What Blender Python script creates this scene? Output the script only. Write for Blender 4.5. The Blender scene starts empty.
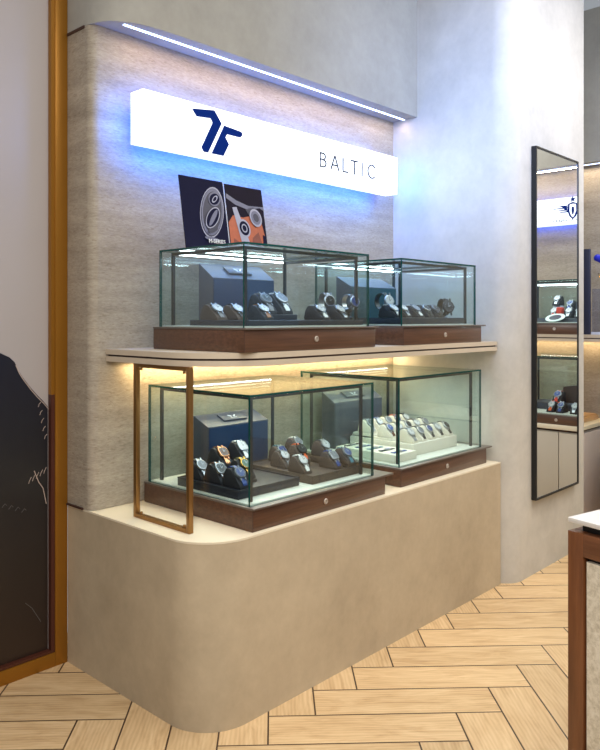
import bpy, bmesh, math, random
from mathutils import Vector, Matrix
random.seed(7)
SC = bpy.context.scene
COL = SC.collection
R = math.radians

# ------------------------------------------------------------------ materials
class NT:
    def __init__(s, name):
        s.m = bpy.data.materials.new(name); s.m.use_nodes = True
        s.t = s.m.node_tree; s.t.nodes.clear()
        s.out = s.t.nodes.new('ShaderNodeOutputMaterial')
    def n(s, typ, **kw):
        nd = s.t.nodes.new(typ)
        ins = kw.pop('ins', {})
        for k, v in kw.items(): setattr(nd, k, v)
        for k, v in ins.items():
            if hasattr(v, 'is_output') or isinstance(v, bpy.types.NodeSocket): s.t.links.new(v, nd.inputs[k])
            else: nd.inputs[k].default_value = v
        return nd
    def math(s, op, a, b=0.0, c=0.0):
        nd = s.n('ShaderNodeMath', operation=op)
        for i, v in enumerate((a, b, c)):
            if isinstance(v, bpy.types.NodeSocket): s.t.links.new(v, nd.inputs[i])
            else: nd.inputs[i].default_value = v
        return nd.outputs[0]
    def mix(s, f, a, b, mode='MIX'):
        nd = s.n('ShaderNodeMix', data_type='RGBA', blend_type=mode)
        for i, v in ((0, f), (6, a), (7, b)):
            if isinstance(v, bpy.types.NodeSocket): s.t.links.new(v, nd.inputs[i])
            else: nd.inputs[i].default_value = v if i == 0 else (*v[:3], 1)
        return nd.outputs[2]
    def noise(s, vec, scale, detail=4, rough=.55):
        nd = s.n('ShaderNodeTexNoise', ins={'Scale': scale, 'Detail': detail, 'Roughness': rough})
        s.t.links.new(vec, nd.inputs['Vector']); return nd.outputs[0]
    def ramp(s, f, stops):
        nd = s.n('ShaderNodeValToRGB'); s.t.links.new(f, nd.inputs[0])
        e = nd.color_ramp.elements
        while len(e) < len(stops): e.new(.5)
        for el, (p, c) in zip(e, stops): el.position = p; el.color = (*c, 1) if len(c) == 3 else c
        return nd.outputs[0]
    def pos(s, scale=(1, 1, 1)):
        g = s.n('ShaderNodeNewGeometry')
        mp = s.n('ShaderNodeMapping', ins={'Scale': scale}); s.t.links.new(g.outputs['Position'], mp.inputs[0])
        return mp.outputs[0]
    def bsdf(s, **ins):
        b = s.n('ShaderNodeBsdfPrincipled')
        for k, v in ins.items():
            k = k.replace('_', ' ')
            if isinstance(v, bpy.types.NodeSocket): s.t.links.new(v, b.inputs[k])
            else: b.inputs[k].default_value = v
        s.t.links.new(b.outputs[0], s.out.inputs[0]); return b
    def bump(s, h, strength=.3, dist=.01):
        b = s.n('ShaderNodeBump', ins={'Strength': strength, 'Distance': dist}); s.t.links.new(h, b.inputs['Height'])
        return b.outputs[0]

def lin(r, g, b):
    f = lambda v: (v/255/12.92) if v/255 <= .04045 else ((v/255+.055)/1.055)**2.4
    return (f(r), f(g), f(b))

M = {}
def plain(name, rgb, rough=.5, metal=0., spec=.5, var=.12, vscale=30, coat=0):
    t = NT(name); c = lin(*rgb)
    f = t.noise(t.pos(), vscale, 3)
    col = t.mix(f, tuple(v*(1-var) for v in c), tuple(min(1, v*(1+var)) for v in c))
    t.bsdf(Base_Color=col, Roughness=rough, Metallic=metal, Specular_IOR_Level=spec, Coat_Weight=coat)
    M[name] = t.m; return t.m
def emis(name, rgb, st, rough=.4):
    t = NT(name)
    t.bsdf(Base_Color=(*lin(*rgb), 1), Emission_Color=(*lin(*rgb), 1), Emission_Strength=st, Roughness=rough)
    M[name] = t.m; return t.m

def plaster(name, a, b, rough=.62):
    t = NT(name)
    p = t.pos((1, 1, 1))
    f1 = t.noise(p, 1.6, 5, .6); f2 = t.noise(p, 9, 5, .65); f3 = t.noise(t.pos((1, 1, .8)), 34, 4)
    f = t.math('ADD', t.math('MULTIPLY', f1, .6), t.math('ADD', t.math('MULTIPLY', f2, .28), t.math('MULTIPLY', f3, .12)))
    col = t.ramp(f, [(.32, lin(*a)), (.68, lin(*b))])
    t.bsdf(Base_Color=col, Roughness=rough, Specular_IOR_Level=.35, Normal=t.bump(f2, .12, .004))
    M[name] = t.m
plaster('plaster_bench', (166, 151, 128), (200, 185, 159), .5)
plaster('plaster_fascia', (146, 144, 137), (172, 170, 162), .7)
plaster('plaster_column', (176, 173, 166), (208, 204, 196), .6)

def travertine(name, a, b):
    t = NT(name)
    p = t.pos((1, 1, 7)); q = t.pos((14, 14, 50))
    f1 = t.noise(p, 2.2, 6, .6); f2 = t.noise(q, 3.2, 5, .7)
    f = t.math('ADD', t.math('MULTIPLY', f1, .5), t.math('MULTIPLY', f2, .5))
    col = t.ramp(f, [(.34, lin(*a)), (.66, lin(*b))])
    pits = t.ramp(t.noise(t.pos((22, 22, 75)), 1.6, 3, .6), [(.60, (0, 0, 0)), (.68, (1, 1, 1))])
    col = t.mix(t.math('MULTIPLY', pits, .4), col, lin(112, 92, 72))
    t.bsdf(Base_Color=col, Roughness=.6, Normal=t.bump(f2, .3, .004))
    M[name] = t.m
travertine('travertine', (136, 126, 112), (184, 173, 156))

def wood(name, a, b, axis=0, rough=.38):
    t = NT(name)
    tc = t.n('ShaderNodeTexCoord'); mp = t.n('ShaderNodeMapping')
    sc = [26, 26, 60]; sc[axis] = 2.0
    mp.inputs['Scale'].default_value = sc
    t.t.links.new(tc.outputs['Object'], mp.inputs[0])
    f = t.noise(mp.outputs[0], 1.6, 6, .6)
    col = t.ramp(f, [(.3, lin(*a)), (.7, lin(*b))])
    t.bsdf(Base_Color=col, Roughness=rough, Coat_Weight=.15)
    M[name] = t.m
wood('walnut', (70, 46, 33), (100, 68, 49))
wood('walnut_side', (92, 55, 34), (124, 78, 50), 1)
wood('walnut_upright', (96, 56, 30), (130, 80, 46), 2)
wood('oak_light', (176, 134, 90), (208, 168, 120))

# herringbone oak floor planks: cell maths on the world position
def floor_mat():
    t = NT('floor_planks'); w = .1863; ws = .178; n2 = 8
    g = t.n('ShaderNodeNewGeometry'); sp = t.n('ShaderNodeSeparateXYZ'); t.t.links.new(g.outputs['Position'], sp.inputs[0])
    X, Y = sp.outputs[0], sp.outputs[1]; k = 1/math.sqrt(2)
    s_ = t.math('DIVIDE', t.math('SUBTRACT', t.math('MULTIPLY', t.math('SUBTRACT', X, Y), k), .692 - 20*ws), ws)
    c_ = t.math('DIVIDE', t.math('SUBTRACT', t.math('MULTIPLY', t.math('ADD', X, Y), k), 3.333 - 20*w), w)
    i = t.math('FLOOR', s_); j = t.math('FLOOR', c_)
    fs = t.math('SUBTRACT', s_, i); fc = t.math('SUBTRACT', c_, j)
    d = t.math('ADD', t.math('SUBTRACT', i, j), 800.0)
    m = t.math('FLOORED_MODULO', d, n2)
    isB = t.math('GREATER_THAN', m, 3.5)
    # A: along s
    uA = t.math('ADD', fs, m); vA = fc
    mB = t.math('SUBTRACT', 7.0, m)
    uB = t.math('ADD', fc, mB); vB = fs
    mixf = lambda a, b: t.math('ADD', t.math('MULTIPLY', a, t.math('SUBTRACT', 1.0, isB)), t.math('MULTIPLY', b, isB))
    u = mixf(uA, uB); v = mixf(vA, vB)
    idA = t.math('ADD', t.math('MULTIPLY', t.math('SUBTRACT', i, m), 12.9898), t.math('MULTIPLY', j, 78.233))
    idB = t.math('ADD', t.math('MULTIPLY', i, 39.425), t.math('MULTIPLY', t.math('SUBTRACT', j, mB), 51.17))
    pid = mixf(idA, idB)
    rnd = t.math('FRACT', t.math('MULTIPLY', t.math('SINE', pid), 43758.5))
    edge = t.math('MINIMUM', t.math('MINIMUM', u, t.math('SUBTRACT', 4.0, u)), t.math('MINIMUM', v, t.math('SUBTRACT', 1.0, v)))
    gr = t.math('LESS_THAN', edge, .018)
    cv = t.n('ShaderNodeCombineXYZ')
    t.t.links.new(t.math('MULTIPLY', u, .55), cv.inputs[0]); t.t.links.new(t.math('MULTIPLY', v, 2.6), cv.inputs[1])
    t.t.links.new(t.math('MULTIPLY', rnd, 37.0), cv.inputs[2])
    ns = t.n('ShaderNodeTexNoise', ins={'Scale': 1.5, 'Detail': 6, 'Roughness': .6, 'Distortion': .9}); t.t.links.new(cv.outputs[0], ns.inputs['Vector'])
    wv = t.n('ShaderNodeTexWave', wave_type='BANDS', bands_direction='Y', ins={'Scale': 1.4, 'Distortion': 7, 'Detail': 3, 'Detail Scale': .8})
    t.t.links.new(cv.outputs[0], wv.inputs['Vector'])
    f = t.math('ADD', t.math('MULTIPLY', ns.outputs[0], .88), t.math('MULTIPLY', wv.outputs['Fac'], .12))
    col = t.ramp(f, [(.25, lin(178, 142, 96)), (.5, lin(203, 170, 122)), (.78, lin(220, 190, 144))])
    tint = t.math('ADD', .9, t.math('MULTIPLY', rnd, .16))
    hs = t.n('ShaderNodeHueSaturation', ins={'Saturation': .92}); t.t.links.new(tint, hs.inputs['Value']); t.t.links.new(col, hs.inputs['Color'])
    col2 = t.mix(gr, hs.outputs[0], lin(70, 52, 36))
    t.bsdf(Base_Color=col2, Roughness=.42, Specular_IOR_Level=.4)
    M['floor_planks'] = t.m
floor_mat()

def glass(name, tint, refl=1.0):
    t = NT(name)
    g = t.n('ShaderNodeNewGeometry')
    ior = t.math('ADD', 1.5, t.math('MULTIPLY', g.outputs['Backfacing'], -.8333))
    fr = t.n('ShaderNodeFresnel'); t.t.links.new(ior, fr.inputs['IOR'])
    tr = t.n('ShaderNodeBsdfTransparent', ins={'Color': (*tint, 1)})
    gl = t.n('ShaderNodeBsdfGlossy', ins={'Roughness': .0, 'Color': (.95, 1, .98, 1)})
    mx = t.n('ShaderNodeMixShader'); t.t.links.new(t.math('MULTIPLY', fr.outputs[0], refl), mx.inputs[0])
    t.t.links.new(tr.outputs[0], mx.inputs[1]); t.t.links.new(gl.outputs[0], mx.inputs[2])
    t.t.links.new(mx.outputs[0], t.out.inputs[0]); M[name] = t.m
glass('clear_glass', (.94, .985, .98))
glass('acrylic', (.80, .82, .92))
plain('glass_edge', (16, 70, 68), .15, var=.25)
plain('white_sign_edge', (200, 220, 255), .4)
emis('sign_face', (240, 246, 255), 1.15)
emis('sign_back', (14, 90, 255), 12)
emis('cove_strip', (190, 210, 255), 4)
emis('led_strip', (240, 250, 255), 12)
emis('warm_strip', (255, 215, 150), 3)
plain('logo_navy', (4, 40, 122), .9, spec=.1, var=.04)
plain('letter_grey', (30, 42, 66), .8, var=.04)
plain('shelf_cream', (196, 182, 162), .5, var=.05)
plain('bench_top_cream', (226, 215, 192), .45, var=.04, vscale=8)
plain('groove_dark', (62, 40, 34), .6)
plain('gold_frame', (158, 108, 34), .36, .55, var=.08, vscale=4)
plain('maroon_edge', (74, 34, 20), .5)
plain('brass', (150, 112, 66), .32, .75, var=.1)
plain('print_sky', (174, 167, 166), .5, var=.04, vscale=2)
plain('print_glint', (186, 168, 158), .5)  # pale colour for the scratchy reflections painted onto the print
plain('print_glint_dim', (96, 92, 92), .5)
plain('metal_dark', (44, 46, 50), .4, .5)
plain('case_floor', (206, 208, 200), .5, var=.04)
plain('lip_grey', (104, 92, 84), .32, .2)
plain('chrome', (200, 200, 200), .15, 1.)
plain('lock_steel', (190, 180, 170), .45, .6)
plain('navy_block', (24, 38, 62), .45, var=.1)
plain('navy_front', (16, 44, 76), .4, var=.1)
plain('teal_front', (18, 58, 70), .4, var=.1)
plain('charcoal_block', (62, 66, 78), .5, var=.08)
plain('tray_navy', (20, 26, 42), .5)
plain('cream_cushion', (210, 204, 190), .7, var=.06)
plain('cream_tray', (214, 210, 198), .6, var=.04)
plain('dark_cushion', (22, 24, 34), .7)
plain('brown_cushion', (66, 54, 50), .7)
plain('steel', (168, 172, 178), .32, 1.)
plain('rose_gold', (214, 156, 116), .25, 1.)
plain('gold', (212, 170, 90), .25, 1.)
plain('white_rubber', (226, 228, 228), .5)
plain('blue_leather', (34, 66, 140), .5)
plain('teal_leather', (70, 120, 140), .5)
plain('black_leather', (20, 20, 22), .5)
plain('brown_leather', (96, 54, 34), .5)
plain('tan_leather', (156, 104, 62), .5)
plain('orange_rubber', (226, 96, 40), .5)
plain('red_rubber', (206, 54, 30), .5)
plain('olive_leather', (110, 104, 60), .5)
plain('green_leather', (90, 130, 90), .5)
plain('grey_leather', (120, 120, 124), .5)
plain('dial_white', (192, 194, 196), .35)
plain('dial_black', (16, 18, 22), .3)
plain('dial_blue', (30, 60, 128), .3)
plain('dial_grey', (110, 114, 124), .3)
plain('dial_green', (60, 92, 66), .3)
plain('dial_brown', (92, 60, 42), .3)
plain('mirror_frame_black', (14, 16, 20), .35)
t = NT('mirror_glass'); t.bsdf(Base_Color=(.86, .88, .88, 1), Metallic=1., Roughness=.0); M['mirror_glass'] = t.m
plain('cabinet_beige', (190, 182, 168), .55, var=.04, vscale=5)
plain('cabinet_mauve', (196, 184, 180), .55, var=.04, vscale=5)
plain('counter_white', (222, 218, 212), .35, var=.05, vscale=6)
plain('card_navy', (14, 15, 46), .8, spec=.2, var=.1)
plain('card_edge', (190, 196, 214), .5)
plain('card_metal', (96, 98, 124), .4)
plain('card_metal_light', (150, 152, 176), .4)
plain('card_metal_dark', (44, 44, 66), .4)
plain('card_dark', (26, 20, 36), .8, spec=.2, var=.3, vscale=14)
plain('card_orange', (166, 84, 52), .5, var=.3, vscale=40)
plain('card_orange_deep', (118, 56, 40), .5, var=.3, vscale=40)
plain('white_print', (226, 228, 235), .5, var=.02)
plain('blue_cap', (34, 44, 190), .35)
plain('panel_navy', (34, 40, 66), .5)
plain('ring_white', (226, 240, 236), .4)

def stone():
    t = NT('speckled_stone')
    f = t.noise(t.pos((1, 1, 1)), 60, 4, .7); f2 = t.noise(t.pos((1, 1, .6)), 9, 3)
    col = t.ramp(t.math('ADD', t.math('MULTIPLY', f, .7), t.math('MULTIPLY', f2, .3)), [(.36, lin(184, 174, 152)), (.55, lin(222, 214, 196)), (.7, lin(236, 230, 216))])
    t.bsdf(Base_Color=col, Roughness=.5); M['speckled_stone'] = t.m
stone()
def dark_print():
    t = NT('print_dark')
    g = t.n('ShaderNodeNewGeometry'); sp = t.n('ShaderNodeSeparateXYZ'); t.t.links.new(g.outputs['Position'], sp.inputs[0])
    h = t.math('DIVIDE', sp.outputs[2], 1.4)
    col = t.ramp(h, [(.0, lin(52, 36, 28)), (.3, lin(44, 36, 32)), (.6, lin(34, 34, 38)), (.95, lin(24, 28, 46))])
    f = t.noise(t.pos((2, 1, .5)), 5, 5, .7)
    col = t.mix(t.math('MULTIPLY', f, .35), col, lin(20, 16, 16))
    t.bsdf(Base_Color=col, Roughness=.35); M['print_dark'] = t.m
dark_print()

# ------------------------------------------------------------------ mesh helpers
def fin(name, bm, mat, parent=None, loc=None, sharp=35):
    bmesh.ops.recalc_face_normals(bm, faces=bm.faces)
    for f in bm.faces: f.smooth = True
    for e in bm.edges:
        if len(e.link_faces) == 2:
            e.smooth = e.calc_face_angle(0) < R(sharp)
        else: e.smooth = False
    me = bpy.data.meshes.new(name); bm.to_mesh(me); bm.free()
    mats = mat if isinstance(mat, (list, tuple)) else [mat]
    for m_ in mats: me.materials.append(M[m_])
    o = bpy.data.objects.new(name, me); COL.objects.link(o)
    if parent is not None: o.parent = parent
    if loc is not None: o.location = loc
    return o
def box(bm, x0, x1, y0, y1, z0, z1, mi=0, bev=0, mat=None):
    r = bmesh.ops.create_cube(bm, size=1)
    vs = r['verts']
    for v in vs:
        v.co = Vector(((x0+x1)/2+v.co.x*(x1-x0), (y0+y1)/2+v.co.y*(y1-y0), (z0+z1)/2+v.co.z*(z1-z0)))
    fs = set(f for v in vs for f in v.link_faces)
    for f in fs: f.material_index = mi
    if bev:
        es = list(set(e for v in vs for e in v.link_edges))
        q = bmesh.ops.bevel(bm, geom=es, offset=bev, segments=2, profile=.5, affect='EDGES')
        vs = list(set(v for f in q['faces'] for v in f.verts) | set(v for v in vs if v.is_valid))
        for f in q['faces']: f.material_index = mi
    if mat is not None:
        bmesh.ops.transform(bm, matrix=mat, verts=[v for v in vs if v.is_valid])
    return vs
def B(*a, **k):
    bm = bmesh.new(); box(bm, *a, **k); return bm
def prism(bm, pts, z0, z1, axis='z', mi=0):
    """extrude a polygon; axis z: pts=(x,y); axis x: pts=(y,z) between x=z0..z1; axis y: pts=(x,z)"""
    def co(p, h):
        return (p[0], p[1], h) if axis == 'z' else ((h, p[0], p[1]) if axis == 'x' else (p[0], h, p[1]))
    a = [bm.verts.new(co(p, z0)) for p in pts]; b = [bm.verts.new(co(p, z1)) for p in pts]
    n = len(pts); fs = [bm.faces.new(a), bm.faces.new(b)]
    for i in range(n): fs.append(bm.faces.new((a[i], a[(i+1) % n], b[(i+1) % n], b[i])))
    for f in fs: f.material_index = mi
    return a+b
def P(pts, z0, z1, axis='z'):
    bm = bmesh.new(); prism(bm, pts, z0, z1, axis); return bm
def arc(cx, cy, r, a0, a1, n=12, rx=None):
    return [(cx+(rx or r)*math.cos(R(a0+(a1-a0)*i/n)), cy+r*math.sin(R(a0+(a1-a0)*i/n))) for i in range(n+1)]
def catmull(pts, n=6):
    out = []
    q = [pts[0]]+list(pts)+[pts[-1]]
    for i in range(1, len(q)-2):
        p0, p1, p2, p3 = q[i-1:i+3]
        for k in range(n):
            t = k/n
            out.append(tuple(.5*((2*p1[d])+(-p0[d]+p2[d])*t+(2*p0[d]-5*p1[d]+4*p2[d]-p3[d])*t*t+(-p0[d]+3*p1[d]-3*p2[d]+p3[d])*t**3) for d in range(len(p1))))
    out.append(tuple(pts[-1])); return out
def lathe(bm, prof, n=20, mat=None, se=2.0, mi=0, ax=1., ay=1.):
    """revolve (r,z) about z; se = superellipse exponent for cushion-shaped cases"""
    rings = []
    for r_, z in prof:
        ring = []
        for i in range(n):
            a = 2*math.pi*i/n; c, s = math.cos(a), math.sin(a)
            k = (abs(c)**se+abs(s)**se)**(-1/se)
            ring.append(bm.verts.new((r_*k*c*ax, r_*k*s*ay, z)))
        rings.append(ring)
    fs = []
    for a, b in zip(rings, rings[1:]):
        for i in range(n): fs.append(bm.faces.new((a[i], a[(i+1) % n], b[(i+1) % n], b[i])))
    fs.append(bm.faces.new(rings[0])); fs.append(bm.faces.new(rings[-1]))
    for f in fs: f.material_index = mi
    if mat is not None: bmesh.ops.transform(bm, matrix=mat, verts=[v for r_ in rings for v in r_])
    return rings
def tube(bm, pts, r, n=6):
    pts = [Vector(p) for p in pts]; rings = []
    for i, p in enumerate(pts):
        d = (pts[min(i+1, len(pts)-1)]-pts[max(i-1, 0)]).normalized()
        up = Vector((0, 0, 1)) if abs(d.z) < .9 else Vector((1, 0, 0))
        a = d.cross(up).normalized(); b = d.cross(a)
        rr = r[i] if isinstance(r, (list, tuple)) else r
        rings.append([bm.verts.new(p+a*rr*math.cos(2*math.pi*k/n)+b*rr*math.sin(2*math.pi*k/n)) for k in range(n)])
    for a, b in zip(rings, rings[1:]):
        for i in range(n): bm.faces.new((a[i], a[(i+1) % n], b[(i+1) % n], b[i]))
    bm.faces.new(rings[0]); bm.faces.new(rings[-1])
def stroke(bm, pts, w, y, th, closed=False):
    """flat stroked polyline in the XZ plane at depth y (front) .. y+th"""
    n = len(pts); L, Rr = [], []
    for i, p in enumerate(pts):
        if closed: a, b = pts[i-1], pts[(i+1) % n]
        else: a, b = pts[max(i-1, 0)], pts[min(i+1, n-1)]
        d = Vector((b[0]-a[0], b[1]-a[1])).normalized(); nn = Vector((-d.y, d.x))*w/2
        L.append((p[0]+nn.x, p[1]+nn.y)); Rr.append((p[0]-nn.x, p[1]-nn.y))
    m = n if closed else n-1
    for i in range(m):
        j = (i+1) % n
        prism(bm, [L[i], L[j], Rr[j], Rr[i]], y, y+th, 'y')
def thing(name, label, cat, loc=(0, 0, 0), rz=0, group=None):
    o = bpy.data.objects.new(name, None); COL.objects.link(o); o.empty_display_size = .05
    o.location = loc; o.rotation_euler = (0, 0, rz); tag(o, label, cat, group); return o
def tag(o, label, cat, group=None):
    o['label'] = label; o['category'] = cat
    if group: o['group'] = group
    return o
def struct(name, bm, mat, label=None):
    o = fin(name, bm, mat); o['kind'] = 'structure'
    if label: o['label'] = label
    return o
def text_bm(s, size, mat):
    cu = bpy.data.curves.new('tmp', 'FONT'); cu.body = s; cu.size = size; cu.extrude = .0006; cu.resolution_u = 3
    ob = bpy.data.objects.new('tmp', cu); COL.objects.link(ob)
    dg = bpy.context.evaluated_depsgraph_get(); me = bpy.data.meshes.new_from_object(ob.evaluated_get(dg))
    bm = bmesh.new(); bm.from_mesh(me); bmesh.ops.transform(bm, matrix=mat, verts=bm.verts)
    bpy.data.objects.remove(ob); bpy.data.curves.remove(cu); bpy.data.meshes.remove(me); return bm

# ------------------------------------------------------------------ camera
H = 1.5
cam = bpy.data.cameras.new('camera'); co = bpy.data.objects.new('camera', cam); COL.objects.link(co)
co.location = (0, 0, H); yaw = R(42.95)
co.rotation_euler = (R(90), 0, yaw-R(90))
cam.sensor_fit = 'VERTICAL'; cam.sensor_height = 24; cam.lens = 24*736/750
cam.shift_y = -(375-318)/750; cam.clip_start = .02
SC.camera = co

# ------------------------------------------------------------------ the setting
ZC = 2.736
struct('floor', B(-4, 6.4, -4, 3.2, -.05, 0), 'floor_planks')
def travertine_panel():
    bm = bmesh.new()
    pts = [(1.66, 2.95)] + arc(1.70, 2.78, .04, 180, 270, 8) + [(3.81, 2.74), (3.81, 2.95)]
    prism(bm, pts, .69, ZC-.001); return bm
struct('wall_back', travertine_panel(), 'travertine')
def fascia():
    c = catmull([(1.66, 2.78), (1.668, 2.735), (1.69, 2.685), (1.735, 2.637), (1.83, 2.597), (2.03, 2.583), (2.5, 2.576)], 5)
    bm = bmesh.new(); prism(bm, [(1.66, 2.95)]+c+[(3.81, 2.56), (3.81, 2.95)], ZC, 3.95); return bm
struct('wall_upper', fascia(), 'plaster_fascia')
struct('gap_shade_1', B(1.655, 1.70, 2.79, 2.95, ZC-.008, ZC+.003), 'groove_dark')  # dark strip painted in for the shadow gap under the bulkhead
def column():
    bm = bmesh.new()
    pts = [(3.81, 2.95), (3.81, 2.06)]+arc(3.935, 2.06, .125, 180, 270, 12)[1:]+[(4.82, 1.935), (4.82, 2.95)]
    prism(bm, pts, 0, 3.95); return bm
struct('wall_right', column(), 'plaster_column')
struct('wall_left', B(-4, 1.66, 2.97, 3.1, 0, 3.95), 'plaster_fascia')
# far end wall: plaster bulkhead above a travertine niche
struct('wall_end', B(6.0, 6.15, -1.5, 3.1, 0, ZC), 'travertine')
struct('wall_end_upper', B(5.84, 6.15, -1.5, 3.1, ZC+.001, 3.95), 'plaster_fascia')
struct('wall_rear', B(-4, 6.4, -4.1, -4, 0, 3.95), 'plaster_fascia')
# LED strip set in the bulkhead underside
def cove(name, bm, label):
    o = fin(name, bm, 'cove_strip'); tag(o, label, 'light'); return o
cove('led_strip_light', B(1.76, 3.80, 2.645, 2.658, ZC-.004, ZC-.0005), 'thin bright cool-white light strip under the bulkhead above the long illuminated sign')
cove('led_strip_light', B(5.915, 5.927, -.5, 2.95, ZC-.004, ZC-.0005), 'thin light strip under the dark bulkhead of the far niche, beyond the mirror')

# ------------------------------------------------------------------ plastered bench
def bench_outline(x0, y0, x1, y1, r, d=0):
    x0 += d; y0 += d
    return [(x0, y1)]+arc(x0+r, y0+r, r, 180, 270, 18)+[(x1, y0), (x1, y1)]
bench = thing('display_bench', 'long beige plaster bench with rounded corner under the glass cases', 'bench', (1.66, 2.0, 0))
bo = bench_outline(0, 0, 2.149, .93, .198)
fin('bench_body', P(bo, 0, .680), 'plaster_bench', bench)
fin('bench_top', P(bench_outline(0.0, 0, 2.149, .93, .198), .6805, .688), 'bench_top_cream', bench)
struct('gap_shade_2', B(1.653, 1.70, 2.80, 2.93, .686, .6945), 'groove_dark')  # dark strip standing in for the shaded gap between bench and wall panel

# ------------------------------------------------------------------ shelf
sh = thing('wall_shelf', 'thin cream shelf with dark groove along its edge, carrying the upper glass cases', 'shelf', (1.73, 2.0, 1.316))
def sh_out(d): 
    r = .30; return [(d, .739)]+arc(r+d, .02+r+d*.5, r, 180, 270, 18)+[(2.078, .02+d), (2.078, .739)]
fin('lower_board', P(sh_out(0), 0, .022), 'shelf_cream', sh)
fin('groove', P(sh_out(.012), .0222, .0298), 'groove_dark', sh)
fin('upper_board', P(sh_out(0), .030, .052), 'shelf_cream', sh)
fin('warm_light_strip', B(.07, 2.06, .70, .715, -.005, -.0002), 'warm_strip', sh)

# brass frame supporting the shelf
bf = thing('brass_support_frame', 'slim upright brass rectangular frame standing between bench corner and shelf', 'frame', (1.747, 2.366, .6885))
q = .0098
for s_ in (-1, 1):
    fin('post', B(-q, q, s_*.172-q, s_*.172+q, .0, .627, bev=.001), 'brass', bf)
fin('bottom_rail', B(-q, q, -.162, .162, 0, .016), 'brass', bf)
fin('top_rail', B(-q, q, -.162, .162, .611, .627), 'brass', bf)
for s_ in (-1, 1):
    for z in (.017, .600):
        bm = bmesh.new(); lathe(bm, [(.006, 0), (.006, .008), (.004, .010)], 10, Matrix.Translation((0, s_*.14, z)))
        fin('glass_peg', bm, 'brass', bf)

# ------------------------------------------------------------------ gold framed print on the left
gp = thing('framed_print', 'tall gold-framed print of a dark peak under a pale sky, left edge', 'picture', (.45, 2.93, 0))
X1 = 1.2092
bm = bmesh.new()
box(bm, X1-.057, X1, 0, .035, 0, 3.4, bev=.001); fin('frame_side', bm, 'gold_frame', gp)
fin('frame_side', B(0, .057, 0, .035, 0, 3.4, bev=.001), 'gold_frame', gp)
fin('frame_bottom', B(.0575, X1-.0575, 0, .035, 0, .06, bev=.001), 'gold_frame', gp)
fin('frame_top', B(.0575, X1-.0575, 0, .035, 3.34, 3.4, bev=.001), 'gold_frame', gp)
bm = bmesh.new(); box(bm, X1-.074, X1-.0575, .005, .03, .061, 1.17); box(bm, .0575, .074, .005, .03, .061, 3.339); box(bm, .075, X1-.075, .005, .03, .061, .072)
fin('inner_edge', bm, 'maroon_edge', gp)
fin('inner_edge_upper', B(X1-.074, X1-.0575, .005, .03, 1.1705, 3.339), 'gold_frame', gp)
fin('print_background', B(.058, X1-.058, .0325, .038, .061, 3.339), 'print_sky', gp)
ridge = [(.0745, .55), (.25, .8), (.45, 1.05), (.62, 1.24), (.75, 1.335), (.85, 1.372), (.913, 1.361), (.945, 1.345), (.962, 1.337), (.985, 1.315), (1.0, 1.28), (1.02, 1.25), (1.05, 1.21), (1.08, 1.175), (1.11, 1.145), (1.132, 1.118)]
fin('dark_peak', P([(.0745, .0725)]+ridge+[(1.1325, .0725)], .029, .032, 'y'), 'print_dark', gp)
def one(pts, w, m):
    b = bmesh.new(); stroke(b, pts, w, .0275, .001); fin('light_stroke', b, m, gp)  # each stroke is a painted reflection, not a scratch
one([(x+.004, z-.012) for x, z in ridge[9:]], .003, 'print_glint')
for k in range(5):
    x = 1.088+k*.007; z = 1.12-k*.035
    one([(x, z), (x+.004, z+.012), (x+.012, z+.02)], .0022, 'print_glint')
for k in range(5):
    x = 1.045+k*.017; z = .80+k*.008
    one([(x, z), (x+.004, z+.012), (x+.012, z+.026)], .002, 'print_glint')
one([(1.07, .85), (1.09, .80), (1.11, .77), (1.125, .70)], .003, 'print_glint')
for k in range(4):
    x = .93+k*.028; z = .72-k*.012
    one([(x, z), (x+.012, z+.014), (x+.02, z+.006)], .0018, 'print_glint_dim')
one([(1.03, .30), (1.06, .27), (1.10, .20)], .002, 'print_glint_dim')

# ------------------------------------------------------------------ illuminated sign
sg = thing('illuminated_sign', 'long white light box sign with navy winged-bar logo and BALTIC lettering', 'sign', (1.80, 2.57, 2.237))
SW, SHt, SD = 1.815, .221, .09
fin('light_box', B(0, SW, 0, SD, 0, SHt, bev=.0015), 'sign_face', sg)
fin('blue_backlight', B(.02, SW-.02, SD+.0005, SD+.006, .02, SHt-.02), 'sign_back', sg)
fin('bottom_seam', B(.002, SW-.002, -.0006, -.0001, .004, .0055), 'white_sign_edge', sg)
for x in (.3, 1.5): fin('standoff', B(x, x+.02, SD+.0065, .169, .10, .12), 'chrome', sg)
L = [(2.058, 2.427), (2.186, 2.445), (2.229, 2.393), (2.149, 2.247), (2.124, 2.247), (2.112, 2.265), (2.177, 2.387), (2.165, 2.405), (2.084, 2.398)]
L2 = [(2.246, 2.387), (2.348, 2.378), (2.358, 2.372), (2.358, 2.362), (2.345, 2.35), (2.263, 2.351), (2.252, 2.334), (2.274, 2.305), (2.241, 2.247), (2.171, 2.247)]
off = lambda P_: [(x-1.80, z-2.237) for x, z in P_]
bm = bmesh.new(); prism(bm, off(L), -.004, -.0005, 'y'); prism(bm, off(L2), -.004, -.0005, 'y'); fin('logo', bm, 'logo_navy', sg)
bm = bmesh.new(); stroke(bm, off([(2.262+.004*math.cos(a), 2.252+.004*math.sin(a)) for a in [k*math.pi/4 for k in range(8)]]), .0012, -.003, .002, True); fin('logo_mark', bm, 'logo_navy', sg)
z0, z1, W = 2.298, 2.376, .0068
def letter(*strokes):
    b = bmesh.new()
    for k, p in enumerate(strokes): stroke(b, off(p), W, -.004-.0002*k, .0035)
    fin('letter', b, 'letter_grey', sg)
x = 2.915
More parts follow.
